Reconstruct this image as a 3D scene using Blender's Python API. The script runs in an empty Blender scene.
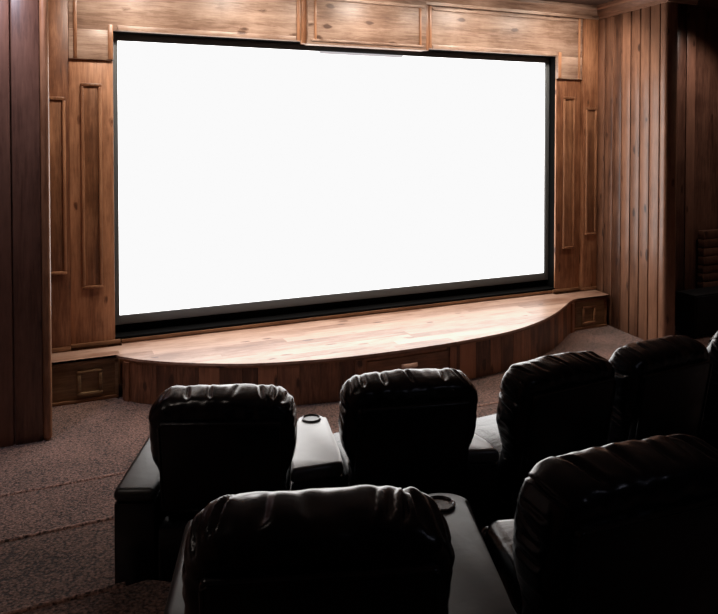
import bpy, bmesh, math, random
from mathutils import Vector, Matrix, noise

C = bpy.context.scene.collection
R = math.radians

# ------------------------------------------------------------------ helpers
def link(name, me, mat=None, parent=None):
    o = bpy.data.objects.new(name, me)
    C.objects.link(o)
    if mat is not None:
        me.materials.append(mat)
    if parent is not None:
        o.parent = parent
    return o

def thing(name, label, cat, loc=(0, 0, 0), rotz=0.0, group=None):
    o = bpy.data.objects.new(name, None)
    C.objects.link(o)
    o.empty_display_size = .2
    o.location = loc
    o.rotation_euler = (0, 0, rotz)
    o['label'] = label
    o['category'] = cat
    if group:
        o['group'] = group
    return o

def struct(o):
    o['kind'] = 'structure'
    return o

class MB:
    """collects solid pieces for ONE mesh object"""
    def __init__(s):
        s.bm = bmesh.new()

    def box(s, x0, x1, y0, y1, z0, z1, bev=0.0, M=None, seg=2):
        b = bmesh.new()
        bmesh.ops.create_cube(b, size=1.0)
        for v in b.verts:
            v.co = Vector(((x0 + x1) / 2 + v.co.x * (x1 - x0), (y0 + y1) / 2 + v.co.y * (y1 - y0), (z0 + z1) / 2 + v.co.z * (z1 - z0)))
        if bev > 0:
            bmesh.ops.bevel(b, geom=b.edges[:], offset=bev, segments=seg, profile=.5, affect='EDGES')
        s._add(b, M)
        return s

    def prism(s, pts, z0, z1, bev=0.0, M=None, seg=2):
        """pts: ccw xy outline, extruded in z"""
        b = bmesh.new()
        lo = [b.verts.new((x, y, z0)) for x, y in pts]
        hi = [b.verts.new((x, y, z1)) for x, y in pts]
        n = len(pts)
        b.faces.new(lo[::-1])
        b.faces.new(hi)
        for i in range(n):
            b.faces.new((lo[i], lo[(i + 1) % n], hi[(i + 1) % n], hi[i]))
        if bev > 0:
            bmesh.ops.bevel(b, geom=b.edges[:], offset=bev, segments=seg, profile=.5, affect='EDGES')
        s._add(b, M)
        return s

    def profile_x(s, prof, x0, x1, M=None):
        """prof: (y, z) outline swept along x"""
        b = bmesh.new()
        A = [b.verts.new((x0, y, z)) for y, z in prof]
        B = [b.verts.new((x1, y, z)) for y, z in prof]
        n = len(prof)
        b.faces.new(A)
        b.faces.new(B[::-1])
        for i in range(n):
            b.faces.new((A[i], B[i], B[(i + 1) % n], A[(i + 1) % n]))
        bmesh.ops.recalc_face_normals(b, faces=b.faces[:])
        s._add(b, M)
        return s

    def ring_sweep(s, rings, cap=True, M=None):
        b = bmesh.new()
        V = [[b.verts.new(p) for p in r] for r in rings]
        n = len(rings[0])
        for a, c in zip(V, V[1:]):
            for i in range(n):
                b.faces.new((a[i], a[(i + 1) % n], c[(i + 1) % n], c[i]))
        if cap:
            b.faces.new(V[0][::-1])
            b.faces.new(V[-1])
        bmesh.ops.recalc_face_normals(b, faces=b.faces[:])
        s._add(b, M)
        return s

    def tube(s, pts, r, n=10, M=None):
        pts = [Vector(p) for p in pts]
        rings = []
        for i, p in enumerate(pts):
            t = (pts[min(i + 1, len(pts) - 1)] - pts[max(i - 1, 0)]).normalized()
            a = t.cross(Vector((0, 0, 1)))
            if a.length < 1e-4:
                a = Vector((1, 0, 0))
            a.normalize()
            c = t.cross(a)
            rings.append([p + a * r * math.cos(2 * math.pi * k / n) + c * r * math.sin(2 * math.pi * k / n) for k in range(n)])
        return s.ring_sweep(rings, True, M)

    def lathe(s, prof, n=32, M=None, closed=False):
        """prof: (radius, z)"""
        b = bmesh.new()
        V = [[b.verts.new((r * math.cos(2 * math.pi * k / n), r * math.sin(2 * math.pi * k / n), z)) for k in range(n)] for r, z in prof]
        for a, c in zip(V, V[1:]):
            for i in range(n):
                b.faces.new((a[i], a[(i + 1) % n], c[(i + 1) % n], c[i]))
        if closed:
            a, c = V[-1], V[0]
            for i in range(n):
                b.faces.new((a[i], a[(i + 1) % n], c[(i + 1) % n], c[i]))
        else:
            b.faces.new(V[0][::-1])
            b.faces.new(V[-1])
        bmesh.ops.recalc_face_normals(b, faces=b.faces[:])
        s._add(b, M)
        return s

    def _add(s, b, M=None):
        if M is not None:
            b.transform(M)
        me = bpy.data.meshes.new('tmp')
        b.to_mesh(me)
        b.free()
        s.bm.from_mesh(me)
        bpy.data.meshes.remove(me)

    def build(s, name, mat, parent=None, smooth=True, angle=35):
        me = bpy.data.meshes.new(name)
        s.bm.to_mesh(me)
        s.bm.free()
        if smooth:
            for p in me.polygons:
                p.use_smooth = True
            try:
                me.set_sharp_from_angle(angle=R(angle))
            except Exception:
                pass
        return link(name, me, mat, parent)

def yz(theta):
    return Matrix.Rotation(theta, 4, 'Z')

# ------------------------------------------------------------------ materials
def newmat(name):
    m = bpy.data.materials.new(name)
    m.use_nodes = True
    nt = m.node_tree
    b = nt.nodes['Principled BSDF']
    return m, nt, b

def N(nt, typ, **kw):
    n = nt.nodes.new(typ)
    for k, v in kw.items():
        if k in n.inputs:
            n.inputs[k].default_value = v
        else:
            setattr(n, k, v)
    return n

def math_node(nt, op, a, b=None, clamp=False):
    n = nt.nodes.new('ShaderNodeMath')
    n.operation = op
    n.use_clamp = clamp
    for i, x in enumerate((a, b)):
        if x is None:
            continue
        if isinstance(x, (int, float)):
            n.inputs[i].default_value = x
        else:
            nt.links.new(x, n.inputs[i])
    return n.outputs[0]

def wood(name, dark, light, axis='z', rough=.38, var=.35, knots=True, coat=0.0, freq=1.0, spec=.5, seed=0.0):
    """stained knotty alder; grain runs along the given axis of the object"""
    m, nt, b = newmat(name)
    L = nt.links.new
    tc = N(nt, 'ShaderNodeTexCoord')
    geo = N(nt, 'ShaderNodeNewGeometry')
    rnd = geo.outputs['Random Per Island']
    off = N(nt, 'ShaderNodeCombineXYZ')
    L(math_node(nt, 'MULTIPLY', rnd, 17.3), off.inputs[0])
    L(math_node(nt, 'MULTIPLY', rnd, 31.7), off.inputs[1])
    L(math_node(nt, 'MULTIPLY_ADD', rnd, 23.1), off.inputs[2])
    add = N(nt, 'ShaderNodeVectorMath', operation='ADD')
    L(tc.outputs['Object'], add.inputs[0])
    L(off.outputs[0], add.inputs[1])
    k = {'x': (.09, 1, 1), 'y': (1, .09, 1), 'z': (1, 1, .09)}[axis]
    mp = N(nt, 'ShaderNodeMapping')
    mp.inputs['Scale'].default_value = tuple(c * freq for c in k)
    mp.inputs['Location'].default_value = (seed, seed * 2, seed * 3)
    L(add.outputs[0], mp.inputs['Vector'])
    # knots: stretched a little along the grain
    kk = {'x': (2.6, 6.5, 6.5), 'y': (6.5, 2.6, 6.5), 'z': (6.5, 6.5, 2.6)}[axis]
    mk = N(nt, 'ShaderNodeMapping')
    mk.inputs['Scale'].default_value = kk
    L(add.outputs[0], mk.inputs['Vector'])
    warp = N(nt, 'ShaderNodeTexNoise', Scale=3.0, Detail=2.0)
    L(mk.outputs[0], warp.inputs['Vector'])
    wadd = N(nt, 'ShaderNodeVectorMath', operation='MULTIPLY_ADD')
    wadd.inputs[1].default_value = (.22, .22, .22)
    L(warp.outputs['Color'], wadd.inputs[0])
    L(mk.outputs[0], wadd.inputs[2])
    vo = N(nt, 'ShaderNodeTexVoronoi', Scale=1.0, Randomness=1.0)
    L(wadd.outputs[0], vo.inputs['Vector'])
    kd = N(nt, 'ShaderNodeMapRange')
    kd.inputs['From Min'].default_value = .04
    kd.inputs['From Max'].default_value = .19
    kd.inputs['To Min'].default_value = 1.0
    kd.inputs['To Max'].default_value = 0.0
    kd.interpolation_type = 'SMOOTHSTEP'
    L(vo.outputs['Distance'], kd.inputs['Value'])
    kmask = kd.outputs[0]
    # broad tone, and fine grain bent around the knots
    n1 = N(nt, 'ShaderNodeTexNoise', Scale=5.0, Detail=5.0, Roughness=.6, Distortion=.8)
    L(mp.outputs[0], n1.inputs['Vector'])
    bend = N(nt, 'ShaderNodeVectorMath', operation='MULTIPLY_ADD')
    L(mp.outputs[0], bend.inputs[2])
    cmb = N(nt, 'ShaderNodeCombineXYZ')
    for i in range(3):
        L(math_node(nt, 'MULTIPLY', kmask, .06), cmb.inputs[i])
    L(cmb.outputs[0], bend.inputs[0])
    bend.inputs[1].default_value = (1, 1, 1)
    n2 = N(nt, 'ShaderNodeTexNoise', Scale=46.0, Detail=5.0, Roughness=.7, Distortion=.5)
    L(bend.outputs[0], n2.inputs['Vector'])
    n3 = N(nt, 'ShaderNodeTexNoise', Scale=2.6, Detail=5.0, Roughness=.6)
    L(add.outputs[0], n3.inputs['Vector'])
    v = math_node(nt, 'MULTIPLY', n1.outputs[0], .8)
    v = math_node(nt, 'ADD', v, math_node(nt, 'MULTIPLY', n2.outputs[0], .7))
    v = math_node(nt, 'ADD', v, math_node(nt, 'MULTIPLY', n3.outputs[0], .55))
    v = math_node(nt, 'ADD', v, math_node(nt, 'MULTIPLY', math_node(nt, 'SUBTRACT', rnd, .5), var))
    if knots:
        v = math_node(nt, 'SUBTRACT', v, math_node(nt, 'MULTIPLY', kmask, .55))
    mr = N(nt, 'ShaderNodeMapRange')
    mr.inputs['From Min'].default_value = .64
    mr.inputs['From Max'].default_value = 1.40
    L(v, mr.inputs['Value'])
    rp = N(nt, 'ShaderNodeValToRGB')
    e = rp.color_ramp.elements
    e[0].position = 0.0
    e[0].color = (dark[0] * .45, dark[1] * .4, dark[2] * .4, 1)
    e[1].position = 1.0
    e[1].color = (*light, 1)
    q = rp.color_ramp.elements.new(.28)
    q.color = (*dark, 1)
    q = rp.color_ramp.elements.new(.62)
    q.color = tuple((a * .45 + c * .55) for a, c in zip(dark, light)) + (1,)
    L(mr.outputs[0], rp.inputs[0])
    L(rp.outputs[0], b.inputs['Base Color'])
    b.inputs['Roughness'].default_value = rough
    b.inputs['Specular IOR Level'].default_value = spec
    b.inputs['Coat Weight'].default_value = coat
    b.inputs['Coat Roughness'].default_value = .25
    bp = N(nt, 'ShaderNodeBump', Strength=.25, Distance=.004)
    L(n2.outputs[0], bp.inputs['Height'])
    L(bp.outputs[0], b.inputs['Normal'])
    return m

def plain(name, col, rough=.6, spec=.5, metal=0.0, bump=0.0, bscale=200):
    m, nt, b = newmat(name)
    b.inputs['Roughness'].default_value = rough
    b.inputs['Specular IOR Level'].default_value = spec
    b.inputs['Metallic'].default_value = metal
    tc = N(nt, 'ShaderNodeTexCoord')
    n = N(nt, 'ShaderNodeTexNoise', Scale=float(bscale), Detail=3.0)
    nt.links.new(tc.outputs['Object'], n.inputs['Vector'])
    rp = N(nt, 'ShaderNodeValToRGB')
    rp.color_ramp.elements[0].color = (*[c * .8 for c in col], 1)
    rp.color_ramp.elements[1].color = (*[c * 1.2 for c in col], 1)
    nt.links.new(n.outputs[0], rp.inputs[0])
    nt.links.new(rp.outputs[0], b.inputs['Base Color'])
    if bump:
        bp = N(nt, 'ShaderNodeBump', Strength=bump, Distance=.003)
        nt.links.new(n.outputs[0], bp.inputs['Height'])
        nt.links.new(bp.outputs[0], b.inputs['Normal'])
    return m

def leather(name, col=(.006, .006, .009), rough=.24, spec=.5, bstr=.25, coat=0.0):
    m, nt, b = newmat(name)
    L = nt.links.new
    tc = N(nt, 'ShaderNodeTexCoord')
    vo = N(nt, 'ShaderNodeTexVoronoi', Scale=260.0)
    L(tc.outputs['Object'], vo.inputs['Vector'])
    n = N(nt, 'ShaderNodeTexNoise', Scale=9.0, Detail=3.0, Distortion=.6)
    L(tc.outputs['Object'], n.inputs['Vector'])
    h = math_node(nt, 'ADD', math_node(nt, 'MULTIPLY', vo.outputs['Distance'], .06), n.outputs[0])
    bp = N(nt, 'ShaderNodeBump', Strength=bstr, Distance=.012)
    L(h, bp.inputs['Height'])
    L(bp.outputs[0], b.inputs['Normal'])
    rp = N(nt, 'ShaderNodeValToRGB')
    rp.color_ramp.elements[0].color = (*[c * .7 for c in col], 1)
    rp.color_ramp.elements[1].color = (*[c * 1.3 for c in col], 1)
    L(n.outputs[0], rp.inputs[0])
    L(rp.outputs[0], b.inputs['Base Color'])
    b.inputs['Roughness'].default_value = rough
    b.inputs['Specular IOR Level'].default_value = spec
    b.inputs['Coat Weight'].default_value = coat
    b.inputs['Coat Roughness'].default_value = .3
    return m

def carpet(name, k=1.0):
    m, nt, b = newmat(name)
    L = nt.links.new
    tc = N(nt, 'ShaderNodeTexCoord')
    n1 = N(nt, 'ShaderNodeTexNoise', Scale=72.0, Detail=4.0, Roughness=.75)
    n2 = N(nt, 'ShaderNodeTexVoronoi', Scale=62.0)
    n3 = N(nt, 'ShaderNodeTexNoise', Scale=2.2, Detail=3.0)
    for n in (n1, n2, n3):
        L(tc.outputs['Object'], n.inputs['Vector'])
    v = math_node(nt, 'ADD', math_node(nt, 'MULTIPLY', n1.outputs[0], .9), math_node(nt, 'MULTIPLY', n3.outputs[0], .25))
    v = math_node(nt, 'SUBTRACT', v, math_node(nt, 'MULTIPLY', n2.outputs['Distance'], .3))
    rp = N(nt, 'ShaderNodeValToRGB')
    e = rp.color_ramp.elements
    e[0].position = .30
    e[0].color = (.020 * k, .010 * k, .007 * k, 1)
    e[1].position = .62
    e[1].color = (min(.9, .42 * k), .232 * k, .180 * k, 1)
    L(v, rp.inputs[0])
    L(rp.outputs[0], b.inputs['Base Color'])
    b.inputs['Roughness'].default_value = 1.0
    b.inputs['Specular IOR Level'].default_value = .05
    b.inputs['Sheen Weight'].default_value = .25
    bp = N(nt, 'ShaderNodeBump', Strength=1.0, Distance=.02)
    L(v, bp.inputs['Height'])
    L(bp.outputs[0], b.inputs['Normal'])
    return m

def emissive(name, col, strength):
    m, nt, b = newmat(name)
    b.inputs['Base Color'].default_value = (.6, .6, .6, 1)
    b.inputs['Roughness'].default_value = .9
    b.inputs['Specular IOR Level'].default_value = 0
    tc = N(nt, 'ShaderNodeTexCoord')
    n = N(nt, 'ShaderNodeTexNoise', Scale=.5, Detail=1.0)
    nt.links.new(tc.outputs['Object'], n.inputs['Vector'])
    rp = N(nt, 'ShaderNodeValToRGB')
    rp.color_ramp.elements[0].color = (*[c * .97 for c in col], 1)
    rp.color_ramp.elements[1].color = (*col, 1)
    nt.links.new(n.outputs[0], rp.inputs[0])
    nt.links.new(rp.outputs[0], b.inputs['Emission Color'])
    b.inputs['Emission Strength'].default_value = strength
    return m

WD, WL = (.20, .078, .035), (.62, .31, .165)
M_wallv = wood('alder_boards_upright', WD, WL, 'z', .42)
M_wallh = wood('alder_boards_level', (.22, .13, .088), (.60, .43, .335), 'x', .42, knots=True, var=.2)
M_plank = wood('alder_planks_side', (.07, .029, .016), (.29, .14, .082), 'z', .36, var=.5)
M_planky = wood('alder_crown_side', (.10, .042, .024), (.32, .16, .095), 'y', .4)
M_dark = wood('dark_stained_boards', (.07, .03, .02), (.24, .115, .075), 'z', .36, var=.3)
M_front = wood('dark_stage_boards', (.12, .047, .022), (.46, .20, .10), 'z', .42, var=.5)
M_fronth = wood('dark_stage_drawers', (.11, .045, .02), (.38, .17, .08), 'x', .42, var=.3)
M_block = wood('olive_brown_box_front', (.14, .078, .038), (.42, .26, .13), 'x', .45, var=.2)
M_trim = wood('light_trim', (.16, .07, .032), (.46, .23, .115), 'x', .35, knots=False)
M_trimv = wood('light_trim_upright', (.20, .085, .04), (.56, .28, .15), 'z', .35, knots=False)
M_stage = wood('stage_planks', (.26, .135, .085), (.62, .425, .325), 'x', .36, var=.3, coat=.12)
M_backw = plain('dark_acoustic_cloth', (.012, .009, .008), .95, .05)
M_black = plain('black_velvet', (.004, .004, .004), .95, .05)
M_frame = plain('charcoal_frame', (.09, .096, .10), .55, .4)
M_grey = emissive('glowing_grey_bar', (.5, .5, .53), 1.0)  # glow built into the material to lift its grey; nothing backlights it
M_gap = plain('dark_gap', (.012, .006, .004), .9, .1)
M_ceil = plain('brown_ceiling', (.09, .055, .042), .9, .2, bscale=40)
M_leather = leather('black_leather')
M_leather2 = leather('black_leather_armrest_glare', (.095, .096, .097), .42, 1.0, .10, 1.0)  # base colour lifted to carry the screen's glare on the console tops
M_leather3 = leather('black_leather_armrest_low_glare', (.016, .0165, .017), .40, .6, .16)  # darker copy of the armrest leather for pads with less glare
M_cup = plain('black_plastic', (.006, .006, .006), .25, .6)
M_ring = plain('dark_chrome', (.12, .12, .125), .22, .5, metal=.8)
M_bronze = plain('bronze_pull', (.55, .33, .24), .4, .5, metal=.2)
M_carpet = carpet('brown_carpet')
M_lit_edge = carpet('lit_carpet_edge', 1.7)  # paler copy of the carpet: light on the step edges put into colour
M_screen = emissive('lit_projection_screen', (1.0, .99, .985), 3.3)
M_box = plain('black_cabinet', (.004, .004, .005), .6, .25)

# ------------------------------------------------------------------ layout numbers
HS = .389            # stage height
YW = 6.985           # screen wall plane
YB = 6.663           # front of the stage end boxes
CEIL = 3.9
XS = 3.2             # side walls of the stage bay
YP = 5.94            # front piers

# ------------------------------------------------------------------ floor: lower level, two aisle steps, row platforms
CC = (-.62, 7.6)     # centre the seat rows curve around
def arc(rad, x0, x1, n=24):
    out = []
    for i in range(n + 1):
        x = x0 + (x1 - x0) * i / n
        out.append((x, CC[1] - math.sqrt(rad ** 2 - (x - CC[0]) ** 2)))
    return out

f = MB()
f.box(-5.2, 5.2, -1.2, 7.3, -.12, 0)
struct(f.build('floor', M_carpet, smooth=False))
f = MB()
f.prism([(-5.2, -1.2), (5.2, -1.2), (5.2, 4.9), (-5.2, 4.9)], .0005, .12, .040, seg=6)
struct(f.build('floor_step', M_carpet, smooth=False))
f = MB()
f.prism([(-5.2, -1.2), (5.2, -1.2), (5.2, 4.11), (-5.2, 4.11)], .1205, .24, .040, seg=6)
struct(f.build('floor_front_row', M_carpet, smooth=False))
edge = [(-5.2, 3.06), (-2.95, 3.06), (-2.9, 3.0)] + arc(5.19, -2.8, 1.56)[1:] + [(1.66, 3.06), (5.2, 3.06)]
f = MB()
f.prism([(-5.2, -1.2), (5.2, -1.2)] + edge[::-1], .2405, .49, .040, seg=6)
struct(f.build('floor_back_row', M_carpet, smooth=False))
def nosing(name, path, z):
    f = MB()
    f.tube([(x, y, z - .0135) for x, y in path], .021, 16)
    return struct(f.build(name, M_lit_edge))
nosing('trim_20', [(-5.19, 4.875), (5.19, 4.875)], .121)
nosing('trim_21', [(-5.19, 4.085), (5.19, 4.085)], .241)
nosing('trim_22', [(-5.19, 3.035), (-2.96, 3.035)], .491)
f = MB()
f.box(-5.2, 5.2, -1.2, 7.6, CEIL, CEIL + .1)
struct(f.build('ceiling', M_ceil, smooth=False))

# ------------------------------------------------------------------ room shell behind and beside the camera
f = MB(); f.box(-5.3, -5.2, -1.2, 6.0, 0, CEIL); struct(f.build('wall_left', M_dark))
f = MB(); f.box(5.2, 5.3, -1.2, 7.6, 0, CEIL); struct(f.build('wall_right', M_dark))
f = MB(); f.box(-5.2, 5.2, -1.3, -1.2, 0, CEIL); struct(f.build('wall_back', M_backw))

# left pier: vertical dark boards facing the seats
f = MB()
f.box(-5.2, -3.2, YP + .03, YP + .16, 0, CEIL)
bx = -3.2
x = -3.205
first = True
while x > -5.2:
    w = .19 if first else .15
    f.box(x - w, x, YP, YP + .03, 0, CEIL, .006)
    x -= w + .012
    first = False
pier = struct(f.build('wall_front_left', M_dark))
f = MB()
f.box(-3.203, -3.140, YP - .02, YP + .16, 0, CEIL, .030, seg=6)
struct(f.build('trim_1', M_trimv))
# return wall from the pier back to the screen wall
f = MB()
f.box(-3.32, -3.2, YP + .16, YW + .3, 0, CEIL)
y = YP + .16
while y < YW:
    f.box(-3.2, -3.18, y, y + .135, 0, CEIL, .005); y += .147
struct(f.build('wall_left_return', M_plank))

# ------------------------------------------------------------------ screen wall with its recess
f = MB()
W0 = 2.567
f.box(-3.2, -W0 - .06, YW + .02, YW + .3, 0, CEIL)
f.box(W0 + .06, 3.3, YW + .02, YW + .3, 0, CEIL)
f.box(-W0 - .06, W0 + .06, YW + .02, YW + .3, 3.33, CEIL)
f.box(-W0 - .06, W0 + .06, YW + .02, YW + .3, 0, .38)
for sx in (-1, 1):
    def bxs(a, b, *r, **k):
        lo, hi = sorted((a * sx, b * sx))
        f.box(lo, hi, *r, **k)
    bxs(W0, 2.945, YW, YW + .02, HS, 3.0, bev=.003)              # board beside the screen
    bxs(2.950, 3.195, YW - .055, YW + .02, HS, CEIL, bev=.003)    # second, thicker board
wall_front = struct(f.build('wall_front', M_wallv))
# raised panel mouldings on those boards
k = 2
def rect_frame(x0, x1, y0, z0, z1, w, d, name, mat, M=None):
    f = MB()
    for (a, b, c, e) in ((x0, x1, z0, z0 + w), (x0, x1, z1 - w, z1), (x0, x0 + w, z0 + w, z1 - w), (x1 - w, x1, z0 + w, z1 - w)):
        f.box(a, b, y0 - d, y0 + .001, c, e, min(w, d) * .42, M, seg=2)
    return f
for sx in (-1, 1):
    for cx, hw, y0, z0, z1 in ((2.76, .09, YW, .92, 2.79), (3.062, .085, YW - .055, 1.08, 2.66)):
        fr = rect_frame(cx * sx - hw, cx * sx + hw, y0, z0, z1, .03, .026, 'trim', M_trimv)
        fr.box(cx * sx - hw + .03, cx * sx + hw - .03, y0 - .006, y0 + .001, z0 + .03, z1 - .03, .002)
        struct(fr.build('trim_%d' % k, M_trimv)); k += 1
# base strips on the stage under the boards
for sx in (-1, 1):
    f = MB()
    for a, b, y0 in ((2.52, 2.95, YW), (2.95, 3.195, YW - .055)):
        lo, hi = sorted((a * sx, b * sx))
        f.box(lo, hi, y0 - .022, y0 + .0, HS, HS + .042, .008)
    b_ = f.build('baseboard_left' if sx < 0 else 'baseboard_right', M_trim)
    struct(b_)
f = MB(); f.box(-W0 + .055, W0 - .055, YW - .012, YW - .0005, HS, .425, .004)
struct(f.build('trim_%d' % k, M_trim)); k += 1

# header over the screen
f = MB()
HX = 2.945
f.box(-HX, -.73, YW - .03, YW + .02, 3.276, CEIL, .004)
f.box(.73, HX, YW - .03, YW + .02, 3.276, CEIL, .004)
f.box(-HX, -W0, YW - .03, YW + .02, 3.004, 3.2755, .003)
f.box(W0, HX, YW - .03, YW + .02, 3.004, 3.2755, .003)
f.box(-.69, .69, YW - .095, YW + .02, 3.245, CEIL, .005)
struct(f.build('wall_header', M_wallh))
f = MB()
# moulding round the header fields
for a, b in ((-2.53, -.80), (.80, 2.53)):
    f.box(a, b, YW - .042, YW - .028, 3.276, 3.325, .005)
for a, b in ((-2.86, -.80), (.80, 2.86)):
    f.box(a, b, YW - .046, YW - .028, 3.70, 3.735, .006)
f.box(-.66, .66, YW - .108, YW - .094, 3.275, 3.30, .005)
f.box(-.66, .66, YW - .112, YW - .094, 3.70, 3.735, .006)
struct(f.build('trim_%d' % k, M_wallh)); k += 1
f = MB()
for sx in (-1, 1):
    for a, b, z0, y0 in ((W0, W0 + .045, 3.01, YW - .042), (2.875, 2.905, 3.01, YW - .042)):
        lo, hi = sorted((a * sx, b * sx)); f.box(lo, hi, y0, YW - .028, z0, 3.325 if a < 2.7 else CEIL - .1, .005)
    lo, hi = sorted((.69 * sx, .745 * sx)); f.box(lo, hi, YW - .06, YW - .0, 3.25, CEIL, .012)
    lo, hi = sorted((.755 * sx, .79 * sx)); f.box(lo, hi, YW - .046, YW - .0, 3.276, CEIL, .008)
    lo, hi = sorted((.60 * sx, .625 * sx)); f.box(lo, hi, YW - .108, YW - .09, 3.29, 3.715, .006)
struct(f.build('trim_%d' % k, M_trimv)); k += 1

SPLAY = Matrix.Translation((3.17, 6.93, 0)) @ Matrix.Rotation(R(-9.1), 4, 'Z') @ Matrix.Translation((-3.17, -6.93, 0))
YR = 5.75

# crown moulding: a stepped profile along the screen wall and the right wall
def crown_prof(y, s=1):
    return [(y, CEIL - .15), (y - .02 * s, CEIL - .15), (y - .025 * s, CEIL - .115), (y - .05 * s, CEIL - .095), (y - .075 * s, CEIL - .05),
            (y - .105 * s, CEIL - .035), (y - .11 * s, CEIL - .001), (y, CEIL - .001)]
f = MB(); f.profile_x(crown_prof(YW - .055), -3.19, 3.2)
struct(f.build('trim_%d' % k, M_wallh, angle=25)); k += 1
f = MB()
f.profile_x(crown_prof(0), -(YW - .11), -(YR - .12), SPLAY @ Matrix.Translation((XS - .03, 0, 0)) @ Matrix.Rotation(-math.pi / 2, 4, 'Z'))
struct(f.build('trim_%d' % k, M_planky, angle=25)); k += 1

f = MB(); f.profile_x(crown_prof(YR - .066), XS - .235, XS + .2)
struct(f.build('trim_%d' % k, M_wallh, angle=25)); k += 1
# black lined recess
f = MB()
D = .19
f.box(-W0 - .059, W0 + .059, YW + D, YW + D + .02, .381, 3.329)
f.box(-W0 - .059, -W0 + .001, YW + .021, YW + D - .001, .381, 3.329)
f.box(W0 - .001, W0 + .059, YW + .021, YW + D - .001, .381, 3.329)
f.box(-W0, W0, YW + .021, YW + D - .001, 3.275, 3.329)
f.box(-W0, W0, YW + .001, YW + D - .001, .395, .447)
struct(f.build('wall_recess', M_black, smooth=False))

# ------------------------------------------------------------------ right wall planks (splayed), rounded corner, dark recess
f = MB()
f.box(XS + .025, XS + .12, YR + .02, YW + .3, 0, CEIL, 0, SPLAY)
y = YR + .04
while y < YW - .06:
    y1 = min(y + .152, YW - .05)
    f.box(XS - .03, XS + .025, y, y1, 0, CEIL, .010, SPLAY, 2)
    y += .167
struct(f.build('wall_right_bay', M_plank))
f = MB()
f.box(XS - .035, XS + .13, YR - .075, YR + .036, 0, CEIL, .035, SPLAY, 5)
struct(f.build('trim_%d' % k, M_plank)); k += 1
f = MB()
x = XS + .13
f.box(XS + .12, 5.2, 6.33, 6.42, 0, CEIL)
while x < 4.0:
    f.box(x, x + .15, 6.30, 6.33, 0, CEIL, .008); x += .164
f.box(3.115, 3.335, 5.93, 6.33, 0, CEIL)
struct(f.build('wall_right_front', M_dark))
f = MB()
z = 0.0
i = 0
random.seed(4)
while z < 1.1:
    x0 = 4.2
    while x0 < 5.2:
        x1 = min(5.2, x0 + random.uniform(.28, .5))
        f.box(x0, x1 - .008, 6.2 + random.uniform(0, .012), 6.30, z, z + .098, .008)
        x0 = x1
    z += .105; i += 1
struct(f.build('wall_right_ledge', M_dark))

# ------------------------------------------------------------------ projection screen
scr = thing('projection_screen', 'huge blank glowing white projection screen in a thin charcoal frame above the wooden stage', 'screen', (0, YW + .15, .53))
def L_(o, p):                       # keep world-built mesh in place below its parent
    o.data.transform(Matrix.Translation(-Vector(p.location)))
    return o
f = MB(); f.box(-2.513, 2.513, YW + .150, YW + .156, .614, 3.207)
L_(f.build('screen_surface', M_screen, scr, smooth=False), scr)
f = MB()
f.box(-2.566, -2.511, YW + .125, YW + .18, .53, 3.272, .004)
f.box(2.511, 2.566, YW + .125, YW + .18, .53, 3.272, .004)
f.box(-2.511, 2.511, YW + .125, YW + .18, 3.205, 3.272, .004)
f.box(-2.511, 2.511, YW + .125, YW + .18, .53, .616, .004)
L_(f.build('screen_frame', M_frame, scr), scr)
f = MB(); f.box(-.48, .51, YW + .112, YW + .149, 3.178, 3.2045, .003)  # bar stands in for a shadow-like band on the screen
o = L_(f.build('shade_bar', M_grey, scr), scr)
o['label'] = 'short shadow-like grey bar under the middle of the top frame edge'

# ------------------------------------------------------------------ stage
stg = thing('stage', 'low wooden stage with bowed front and glossy plank top below the screen', 'stage', (0, 6.4, 0))
raw = [(-2.575, 6.57), (-2.41, 6.39), (-2.16, 6.195), (-1.76, 5.965), (-1.48, 5.86), (-1.08, 5.765), (-.72, 5.715), (-.27, 5.695), (.15, 5.70), (.56, 5.73),
       (.98, 5.79), (1.36, 5.91), (1.74, 6.09), (2.08, 6.305), (2.43, 6.555), (2.575, 6.625)]
def catmull(P, n=10):
    out = []
    Q = [P[0]] + P + [P[-1]]
    for i in range(1, len(Q) - 2):
        p0, p1, p2, p3 = (Vector(Q[j]) for j in (i - 1, i, i + 1, i + 2))
        for j in range(n):
            t = j / n
            out.append(.5 * ((2 * p1) + (p2 - p0) * t + (2 * p0 - 5 * p1 + 4 * p2 - p3) * t * t + (3 * p1 - p0 - 3 * p2 + p3) * t ** 3))
    out.append(Vector(P[-1]))
    return out
curve = catmull(raw)
cum = [0]
for a, b in zip(curve, curve[1:]):
    cum.append(cum[-1] + (b - a).length)
LEN = cum[-1]
def at_s(s):
    s = max(0, min(LEN, s))
    for i in range(len(cum) - 1):
        if cum[i + 1] >= s:
            t = (s - cum[i]) / max(1e-9, cum[i + 1] - cum[i])
            p = curve[i].lerp(curve[i + 1], t)
            d = (curve[min(i + 2, len(curve) - 1)] - curve[max(i - 1, 0)]).normalized()
            return p, Vector((d.y, -d.x))            # outward = towards the seats
def s_at_x(x):
    return min((abs(p.x - x), c) for p, c in zip(curve, cum))[1]
def strip(mb, s0, s1, z0, z1, n0, n1, step=.06, bev=0):
    """a curved board following the stage front, n = offset outward"""
    m = max(2, int((s1 - s0) / step) + 1)
    rings = []
    for i in range(m + 1):
        p, nrm = at_s(s0 + (s1 - s0) * i / m)
        a = p + nrm * n0
        c = p + nrm * n1
        b = bev
        if b:
            rings.append([(a.x, a.y, z0), (c.x, c.y, z0 + b), (c.x, c.y, z1 - b), (a.x, a.y, z1)])
        else:
            rings.append([(a.x, a.y, z0), (c.x, c.y, z0), (c.x, c.y, z1), (a.x, a.y, z1)])
    mb.ring_sweep(rings)
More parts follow.
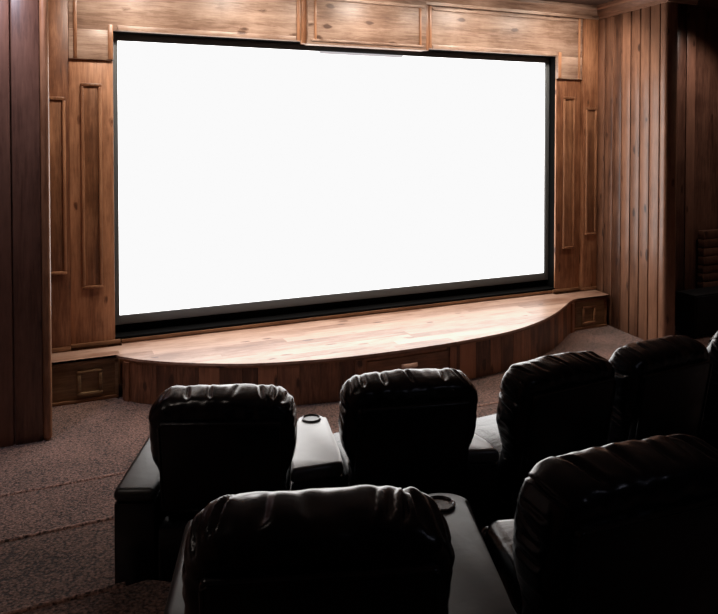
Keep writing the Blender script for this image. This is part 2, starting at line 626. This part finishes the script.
# stage top: planks running along x, clipped to the outline, each plank an island
YBK = YW - .0235
poly = [(-3.175, YBK - .055), (-3.175, YB - .035), (-2.60, YB - .035)] + [(p.x, p.y) for p in curve] + [(2.60, YB - .035), (3.092, YB - .035), (3.135, YBK - .055),
        (2.515, YBK - .055), (2.515, YBK), (-2.515, YBK), (-2.515, YBK - .055)]
bm = bmesh.new()
face = bm.faces.new([bm.verts.new((x, y, HS)) for x, y in poly])
bmesh.ops.recalc_face_normals(bm, faces=bm.faces[:])
if bm.faces[:][0].normal.z < 0:
    bmesh.ops.reverse_faces(bm, faces=bm.faces[:])
random.seed(11)
ycut = 5.86
cuts = []
while ycut < YBK - .06:
    cuts.append(ycut); ycut += .128
for yc in cuts:
    bmesh.ops.bisect_plane(bm, geom=bm.verts[:] + bm.edges[:] + bm.faces[:], plane_co=(0, yc, 0), plane_no=(0, 1, 0))
for fc in list(bm.faces):
    yc = fc.calc_center_median().y
for j in range(len(cuts) + 1):
    lo = cuts[j - 1] if j else -9
    hi = cuts[j] if j < len(cuts) else 9
    for xc in sorted(random.uniform(-2.8, 2.8) for _ in range(2)):
        fs = [fc for fc in bm.faces if lo < fc.calc_center_median().y < hi]
        ge = set(fs)
        for fc in fs:
            ge.update(fc.edges); ge.update(fc.verts)
        bmesh.ops.bisect_plane(bm, geom=list(ge), plane_co=(xc, 0, 0), plane_no=(1, 0, 0))
bmesh.ops.split_edges(bm, edges=[e for e in bm.edges if len(e.link_faces) == 2])
top = bmesh.new()
ext = bmesh.ops.extrude_face_region(bm, geom=bm.faces[:])
for v in [g for g in ext['geom'] if isinstance(g, bmesh.types.BMVert)]:
    v.co.z -= .022
bmesh.ops.recalc_face_normals(bm, faces=bm.faces[:])
f = MB(); f.bm = bm
L_(f.build('stage_top', M_stage, stg, smooth=False), stg)
# curved front: upright boards
f = MB()
s = .02
random.seed(5)
sd0, sd1 = s_at_x(-.595), s_at_x(.215)
while s < LEN - .01:
    w = random.uniform(.13, .20)
    e_ = min(LEN - .01, s + w)
    if LEN - .01 - e_ < .05:
        e_ = LEN - .01
    strip(f, s, e_ - .003, 0.002, HS - .0225, -.05, -.012, bev=.002)
    s = e_
L_(f.build('front_panel', M_front, stg), stg)
f = MB(); strip(f, .015, LEN - .015, .002, HS - .024, -.10, -.052)
L_(f.build('inner_carcass', M_gap, stg), stg)
# dark line trim under the nosing
f = MB(); strip(f, .02, LEN - .02, HS - .040, HS - .0225, -.013, -.006)
L_(f.build('nosing_strip', M_fronth, stg), stg)
# stiles either side of the drawer and at the ends
for sc, w in ((sd0 - .07, .085), (sd1 + .065, .075), (.07, .06), (LEN - .06, .06)):
    f = MB(); strip(f, sc - w / 2, sc + w / 2, .002, HS - .041, -.013, .003, bev=.003)
    L_(f.build('stile', M_front, stg), stg)
f = MB(); strip(f, sd0, sd1, .05, HS - .062, -.013, .006, bev=.005)
dr = L_(f.build('drawer', M_fronth, stg), stg)
dr['label'] = 'wide shallow drawer in the middle of the bowed front'
p, nr = at_s((sd0 + sd1) / 2)
tn = Vector((-nr.y, nr.x))
f = MB()
hw = .082
pr = [(-hw, -.001), (-hw, .022), (-hw + .02, .034), (hw - .02, .034), (hw, .022), (hw, -.001)]
M4 = Matrix(((tn.x, nr.x, 0, p.x + nr.x * .006), (tn.y, nr.y, 0, p.y + nr.y * .006), (0, 0, 1, 0), (0, 0, 0, 1)))
# cup pull: half dome of metal
rings = []
for i in range(9):
    a = -1 + 2 * i / 8
    w = math.sqrt(max(.02, 1 - a * a * .9))
    rings.append([M4 @ Vector((a * hw, y * w, z)) for y, z in ((-.0, .262), (.022, .258), (.034, .245), (.036, .228), (.030, .228), (.018, .248), (0, .252))])
f.ring_sweep(rings)
hd = f.build('handle', M_bronze, dr)
hd.data.transform(Matrix.Translation(-Vector(stg.location)))
# end boxes with a square moulding
for sx, lab in ((-1, 'square panelled box end at the left of the stage'), (1, 'square panelled box end at the right of the stage')):
    f = MB()
    lo, hi = (-3.165, -2.575) if sx < 0 else (2.575, 3.085)
    f.box(lo, hi, YB, YB + .25, .002, HS - .0225, .003)
    eb = L_(f.build('end_box', M_block, stg), stg)
    eb['label'] = lab
    f = MB()
    cx = 2.815 * sx if sx < 0 else 2.80
    fr = rect_frame(cx - .105, cx + .105, YB, .055, .285, .034, .024, '', M_trim)
    L_(fr.build('square_moulding', M_trim if sx > 0 else M_block, eb), stg)
    f.bm.free()
    f = MB()
    f.box(lo + .001, hi - .001, YB - .016, YB - .0005, .002, .03, .004)
    L_(f.build('base_strip', M_trim, eb), stg)
    f = MB()
    f.box(lo + .001, hi - .001, YB - .018, YB - .0005, HS - .058, HS - .024, .004)
    f.box(lo + .001, lo + .03, YB - .012, YB - .0005, .032, HS - .06, .003)
    f.box(hi - .03, hi - .001, YB - .012, YB - .0005, .032, HS - .06, .003)
    L_(f.build('edge_strip', M_block if sx < 0 else M_fronth, eb), stg)

# ------------------------------------------------------------------ recliners
def pillow(seed, W=.318, W0=.266, H=.585, T=.10, n=420):
    """puffy pleated back cushion in its own frame: x across, y thickness, z up from 0 to H; rear face at y=-T"""
    rnd = random.Random(seed)
    def hw(z):
        t = min(1, max(0, (z - .16) / .18))
        t = t * t * (3 - 2 * t)
        return W0 + (W - W0) * t
    # outline, counter-clockwise from the bottom centre
    rt, rb = .10, .05
    pts = []
    def seg(a, b, m):
        for i in range(m):
            pts.append((a[0] + (b[0] - a[0]) * i / m, a[1] + (b[1] - a[1]) * i / m))
    def cor(cx, cz, r, a0, m, sq=1.0):
        for i in range(m):
            a = a0 + math.pi / 2 * i / m
            pts.append((cx + r * math.cos(a), cz + r * math.sin(a)))
    seg((0, 0), (W0 - rb, 0), 20)
    cor(W0 - rb, rb, rb, -math.pi / 2, 12)
    z0, z1 = rb, H - rt
    for i in range(40):
        z = z0 + (z1 - z0) * i / 40
        pts.append((hw(z), z))
    cor(W - rt, H - rt, rt, 0, 30)
    # crown bows up slightly
    seg((W - rt, H), (-(W - rt), H), 60)
    cor(-(W - rt), H - rt, rt, math.pi / 2, 30)
    for i in range(40):
        z = z1 + (z0 - z1) * i / 40
        pts.append((-hw(z), z))
    cor(-(W0 - rb), rb, rb, math.pi, 12)
    seg((-(W0 - rb), 0), (0, 0), 20)
    pts = [Vector((x, z + (.018 * (1 - (x / W) ** 2) if z > H - .2 else 0))) for x, z in pts]
    # resample evenly
    cl = [0]
    m = len(pts)
    for i in range(m):
        cl.append(cl[-1] + (pts[(i + 1) % m] - pts[i]).length)
    per = cl[-1]
    res = []
    j = 0
    for i in range(n):
        s = per * i / n
        while cl[j + 1] < s:
            j += 1
        t = (s - cl[j]) / max(1e-9, cl[j + 1] - cl[j])
        res.append(pts[j].lerp(pts[(j + 1) % m], t))
    nr = []
    for i in range(n):
        d = (res[(i + 1) % n] - res[i - 1]).normalized()
        nr.append(Vector((d.y, -d.x)))
    # pleats: gathered folds along the sides and top
    pl = []
    s = .30
    while s < per - .30:
        p = res[int(s / per * n) % n]
        k = 1.0 if p.y > H - .16 else .55
        corner = abs(p.x) > W - .15 and p.y > H - .2
        pl.append((s, rnd.uniform(.005, .012) if corner else rnd.uniform(.006, .015), rnd.uniform(.004, .013) * k * (1.3 if corner else 1), rnd.uniform(-.5, .5), rnd.uniform(.04, .09)))
        s += rnd.uniform(.03, .07) if corner else rnd.uniform(.06, .17)
    # cross-section of the rim: (inset, y, signed distance from rim centre)
    prof = []
    E = .115                                   # inset over which the rim rolls
    K = 15
    for i in range(2 * K + 1):
        a = -math.pi / 2 + math.pi * i / (2 * K)
        sup = lambda v, e: math.copysign(abs(v) ** e, v)
        prof.append((E * (1 - sup(math.cos(a), .55)), T * sup(math.sin(a), .6), a * .11))
    rear = [(.26, -T - .004, -.3), (.19, -T - .006, -.25), (.145, -T - .004, -.20)]
    front = [(.145, T + .01, .20), (.19, T + .02, .25), (.26, T + .025, .3)]
    prof = rear + prof + front
    verts, faces = [], []
    off = rnd.uniform(0, 50)
    for (ins, y, e) in prof:
        for i in range(n):
            p = res[i]; q = nr[i]
            s = per * i / n
            d = 0.0
            for (sk, wk, dk, sl, ln) in pl:
                u = s - sk - sl * e
                if abs(u) < wk * 3.2:
                    d -= dk * math.exp(-(u / wk) ** 2) * math.exp(-((e + .01) / (ln if e > 0 else ln * .45)) ** 2)
                    d += .22 * dk * math.exp(-((abs(u) - wk * 2.0) / wk) ** 2) * math.exp(-((e + .01) / (ln if e > 0 else ln * .45)) ** 2)
            d += .006 * noise.noise(Vector((p.x * 9 + off, p.y * 9, e * 9))) + .004 * noise.noise(Vector((p.x * 24, p.y * 24 + off, e * 20)))
            c = Vector((0, H * .5))
            inset = min(ins, .9 * min(W, H * .5))
            P = p - q * inset if ins < .15 else (p - q * .145).lerp(c, (ins - .145) / .30)
            ca = math.cos(max(-1.5, min(1.5, e / .11)))
            yy = y + d * (-1 if e < 0 else 1) * 0 + (d * math.sin(max(-1.5, min(1.5, e / .11))))
            verts.append((P.x + q.x * d * ca, yy, P.y + q.y * d * ca))
    for r in range(len(prof) - 1):
        for i in range(n):
            a, b = r * n + i, r * n + (i + 1) % n
            faces.append((a, a + n, b + n, b))
    last = len(prof) - 1
    faces.append(tuple(range(n)))
    faces.append(tuple(reversed(range(last * n, last * n + n))))
    me = bpy.data.meshes.new('back_cushion')
    me.from_pydata(verts, [], faces)
    bm = bmesh.new(); bm.from_mesh(me)
    bmesh.ops.recalc_face_normals(bm, faces=bm.faces[:])
    bm.to_mesh(me); bm.free()
    for p in me.polygons:
        p.use_smooth = True
    return me

# back leans: frame rotated about x at the seat
BACK = Matrix.Translation((0, .05, .375)) @ Matrix.Rotation(R(10), 4, 'X')
BY = .105
def make_recliner(seed, label, fr, floor, arm=0, aw=.175, twist=0.0, slim=0.0, H=.585, lean=0.0, W=.318):
    BK = BACK @ Matrix.Rotation(R(lean), 4, 'X')
    a = fr[2]
    t = thing('recliner', label, 'recliner', (fr[0], fr[1], floor), a, None)
    TW = Matrix.Translation((0, .1, 0)) @ Matrix.Rotation(R(twist), 4, 'Z') @ Matrix.Translation((0, -.1, 0))
    f = MB(); f.box(-.27 + slim, .27, .14, .72, .03, .30, .02, TW); f.box(-.272, .272, -.02, .1, .03, .40, .02)
    for sx in (-.22 + slim, .22):
        for y in (.1, .66):
            f.box(sx - .02, sx + .02, y - .02, y + .02, 0, .04, 0, TW)
    f.build('base', M_leather, t)
    f = MB(); f.box(-.27 + slim, .27, .22, .75, .305, .47, .05, TW, 4)
    f.build('seat', M_leather, t)
    f = MB(); f.box(-.265 + slim, .265,   .755, .815, .10, .405, .028, TW, 4)
    f.build('footrest', M_leather, t)
    me = pillow(seed, H=H, W=W)
    me.transform(BK @ Matrix.Translation((0, BY, 0)))
    link('back_cushion', me, M_leather, t)
    # flat upholstered panel closing the rear of the back, with piped edge
    f = MB(); f.box(-.262, .262, -.018, .03, .075, H - .07, .014, M=BK @ Matrix.Translation((0, .0, 0)), seg=3)
    rp = f.build('rear_panel', M_leather, t)
    f = MB()
    f.tube([BK @ Vector(p) for p in ((-.256, -.018, .09), (-.256, -.018, H - .085), (-.244, -.018, H - .073), (.244, -.018, H - .073), (.256, -.018, H - .085), (.256, -.018, .09))], .005, 8)
    f.build('piping', M_leather, rp)
    if arm:
        f = MB()
        lo, hi = sorted((.287 * arm, (.287 + aw) * arm))
        f.box(lo, hi, .0, .83, .0, .50, .012)
        ar = f.build('armrest', M_leather, t)
        f = MB(); f.box(lo - .004, hi + .004, -.005, .84, .50, .56, .028, seg=4)
        f.build('arm_pad', M_leather3, ar)
    return t

R1, F1 = 4.90, .24
R2, F2 = 6.44, .49
def frame(phi, rad, turn=0.0, dx=0.0, dy=0.0):
    a = R(phi)
    return (CC[0] + rad * math.sin(a) + dx, CC[1] - rad * math.cos(a) + dy, a + R(turn))
def chair_pt(fr, x, y):
    ox, oy, a = fr
    return Vector((ox + x * math.cos(a) - y * math.sin(a), oy + x * math.sin(a) + y * math.cos(a)))

def make_console(label, fa, fb, floor, y1=.70, y0=.17, twist=0.0, slim=0.0, pad=None, slim_a=0.0):
    a = (fa[2] + fb[2]) / 2
    o = Vector(((fa[0] + fb[0]) / 2, (fa[1] + fb[1]) / 2))
    t = thing('armrest_console', label, 'armrest console', (o.x, o.y, floor), a)
    inv = Matrix.Rotation(-a, 2)
    g = .288
    def loc(w):
        return inv @ (w - o)
    bl, br = loc(chair_pt(fa, g, y0)), loc(chair_pt(fb, -g, y0))
    fr_ = Matrix.Rotation(R(twist), 2) @ Vector((-g + slim, y1 - .1)) + Vector((0, .1))
    fl, fr = loc(chair_pt(fa, g + slim_a, y1)), loc(chair_pt(fb, fr_.x, fr_.y))
    f = MB()
    m1, m2 = loc(chair_pt(fb, -g, .28)), loc(chair_pt(fa, g, .28))
    f.prism([bl, br, m1, fr, fl, m2], 0, .49, .01)
    f.build('console_body', M_leather, t)
    e = .004
    top_ = [bl + Vector((-e, -.012)), br + Vector((e, -.012)), m1 + Vector((e, 0)), fr + Vector((e, .0))]
    # rounded nose
    cx = (fl.x + fr.x) / 2; w = (fr.x - fl.x) / 2 + e
    for i in range(1, 12):
        aa = math.pi * i / 12
        top_.append(Vector((cx + w * math.cos(aa), fr.y + w * .75 * math.sin(aa))))
    top_.append(fl + Vector((-e, 0)))
    top_.append(m2 + Vector((-e, 0)))
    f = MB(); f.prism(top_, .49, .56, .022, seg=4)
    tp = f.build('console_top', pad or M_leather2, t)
    r_ = min(.052, w * .72)
    f = MB(); f.lathe([(r_ * .82, .5585), (r_, .5605), (r_ * 1.02, .566), (r_ * .9, .5685), (r_ * .8, .564)], 40, Matrix.Translation((cx, fr.y - .01, 0)), closed=True)
    cr = f.build('cup_holder', M_ring, tp)
    f = MB(); f.lathe([(.001, .561), (r_ * .80, .5612), (r_ * .82, .563), (r_ * .79, .5645), (r_ * .77, .5622), (.001, .5618)], 40, Matrix.Translation((cx, fr.y - .01, 0)))
    f.build('cup_well', M_cup, tp)
    return t

C1 = frame(-23.2, R1, 0, -.01, -.055)
C2 = frame(-13.2, R1)
C3 = frame(-3.8, R1, 7.5, 0, .0)
C4 = frame(4.0, R1, 0, .01, 0)
C5 = frame(13.6, R1, 8, .045, .16)
CA = frame(-18.9, R2, 0, -.022, -.03)
CB = frame(-11.2, R2, 7.5, .01, .075)
make_recliner(1, 'black leather recliner with pleated back at the far left end of the front row', C1, F1, -1, H=.565)
make_recliner(2, 'black leather recliner between two cup holder consoles, second from the left in the front row', C2, F1)
make_recliner(3, 'black leather recliner forming the left half of the joined pair in the front row', C3, F1)
make_recliner(4, 'black leather recliner forming the right half of the joined pair in the front row', C4, F1)
make_recliner(5, 'black leather recliner cut by right photo edge, front row', C5, F1, lean=14)
make_recliner(6, 'large near black leather recliner at bottom centre, left in the back row', CA, F2, -1, .115, W=.307)
make_recliner(7, 'large near black leather recliner at bottom right corner, in the back row', CB, F2, twist=-12, slim=.095)
make_console('pale shining wedge console with cup holder between the two leftmost front row recliners', C1, C2, F1)
make_console('wedge console between the second front row recliner and the joined pair', C2, C3, F1)
make_console('wedge console between the joined pair and the recliner at the right photo edge', C4, C5, F1, y1=.42)
make_console('dark wedge console with cup holder between the two near back row recliners', CA, CB, F2, y0=.12, twist=-12, slim=.05, slim_a=.07, pad=M_leather3)

# ------------------------------------------------------------------ black cabinet in the dark recess on the right
cb = thing('black_cabinet', 'plain black box cabinet on the carpet in the dark corner beyond the plank wall', 'cabinet', (3.95, 5.85, 0))
f = MB(); f.box(-.37, .5, -.05, .23, .03, .50, .012)
f.build('cabinet_body', M_box, cb)
f = MB(); f.box(-.355, .485, -.062, -.051, .05, .48, .004)
f.build('front_grille', M_box, cb)
for x in (-.31, .44):
    for y in (0, .18):
        f = MB(); f.lathe([(.02, 0), (.025, .005), (.025, .03), (.02, .031)], 16, Matrix.Translation((x, y, 0)))
        f.build('foot', M_cup, cb)

# ------------------------------------------------------------------ lights
def spot(name, loc, target, power, size, blend, col=(1, .88, .76), rad=.06):
    l = bpy.data.lights.new(name, 'SPOT')
    l.energy = power; l.spot_size = R(size); l.spot_blend = blend; l.color = col; l.shadow_soft_size = rad
    o = bpy.data.objects.new(name, l); C.objects.link(o)
    o.location = loc
    o.rotation_euler = (Vector(target) - Vector(loc)).to_track_quat('-Z', 'Y').to_euler()
    return o
for i, x in enumerate((-2.45, -1.25, 0.0, 1.25, 2.45)):
    spot('downlight', (x, 6.1, 3.86), (x, 7.0, 2.3), 120, 150, .9, rad=.12)
def area(name, loc, target, power, sx, sy, col):
    l = bpy.data.lights.new(name, 'AREA')
    l.shape = 'RECTANGLE'; l.size = sx; l.size_y = sy; l.energy = power; l.color = col
    o = bpy.data.objects.new(name, l); C.objects.link(o)
    o.location = loc
    o.rotation_euler = (Vector(target) - Vector(loc)).to_track_quat('-Z', 'Y').to_euler()
    return o
spot('aisle_spot', (-3.65, 5.3, 3.86), (-3.4, 5.95, 2.6), 110, 100, .8, (.84, .82, 1.0))
spot('aisle_spot', (-4.1, 2.7, 3.86), (-3.9, 3.0, 0), 28, 85, 1.0, (1, .85, .74))  # fill added to brighten the aisle carpet; no lamp known there
spot('recess_fill', (4.1, 5.5, 3.86), (3.6, 6.3, 1.0), 75, 110, .8, (1, .85, .75))  # added to lift the dark recess, without a known fixture
area('rear_cool_fill', (-1.0, -.9, 3.3), (-1.0, 5, 1.6), 1.2, .35, .2, (.75, .78, 1.0))  # weak cool fill added behind the camera; its source is unseen

w = bpy.data.worlds.new('World'); bpy.context.scene.world = w
w.use_nodes = True
w.node_tree.nodes['Background'].inputs[0].default_value = (.5, .5, .6, 1)
w.node_tree.nodes['Background'].inputs[1].default_value = .02

# ------------------------------------------------------------------ camera
cam = bpy.data.cameras.new('camera')
co = bpy.data.objects.new('camera', cam); C.objects.link(co)
co.location = (-3.319, 0, 2.32)
co.rotation_euler = (R(90 - 1.367), 0, R(-24.89))
cam.sensor_fit = 'HORIZONTAL'
cam.sensor_width = 36
cam.lens = 723.26 / 718 * 36
cam.shift_y = -(307 - 152.38) / 718
cam.clip_start = .05
bpy.context.scene.camera = co
vs = bpy.context.scene.view_settings
vs.view_transform = 'Standard'
vs.look = 'None'
vs.exposure = 0
vs.use_curve_mapping = True
cm = vs.curve_mapping
cm.extend = 'HORIZONTAL'
cm.curves[3].points[-1].location = (1.0, .955)
cm.update()
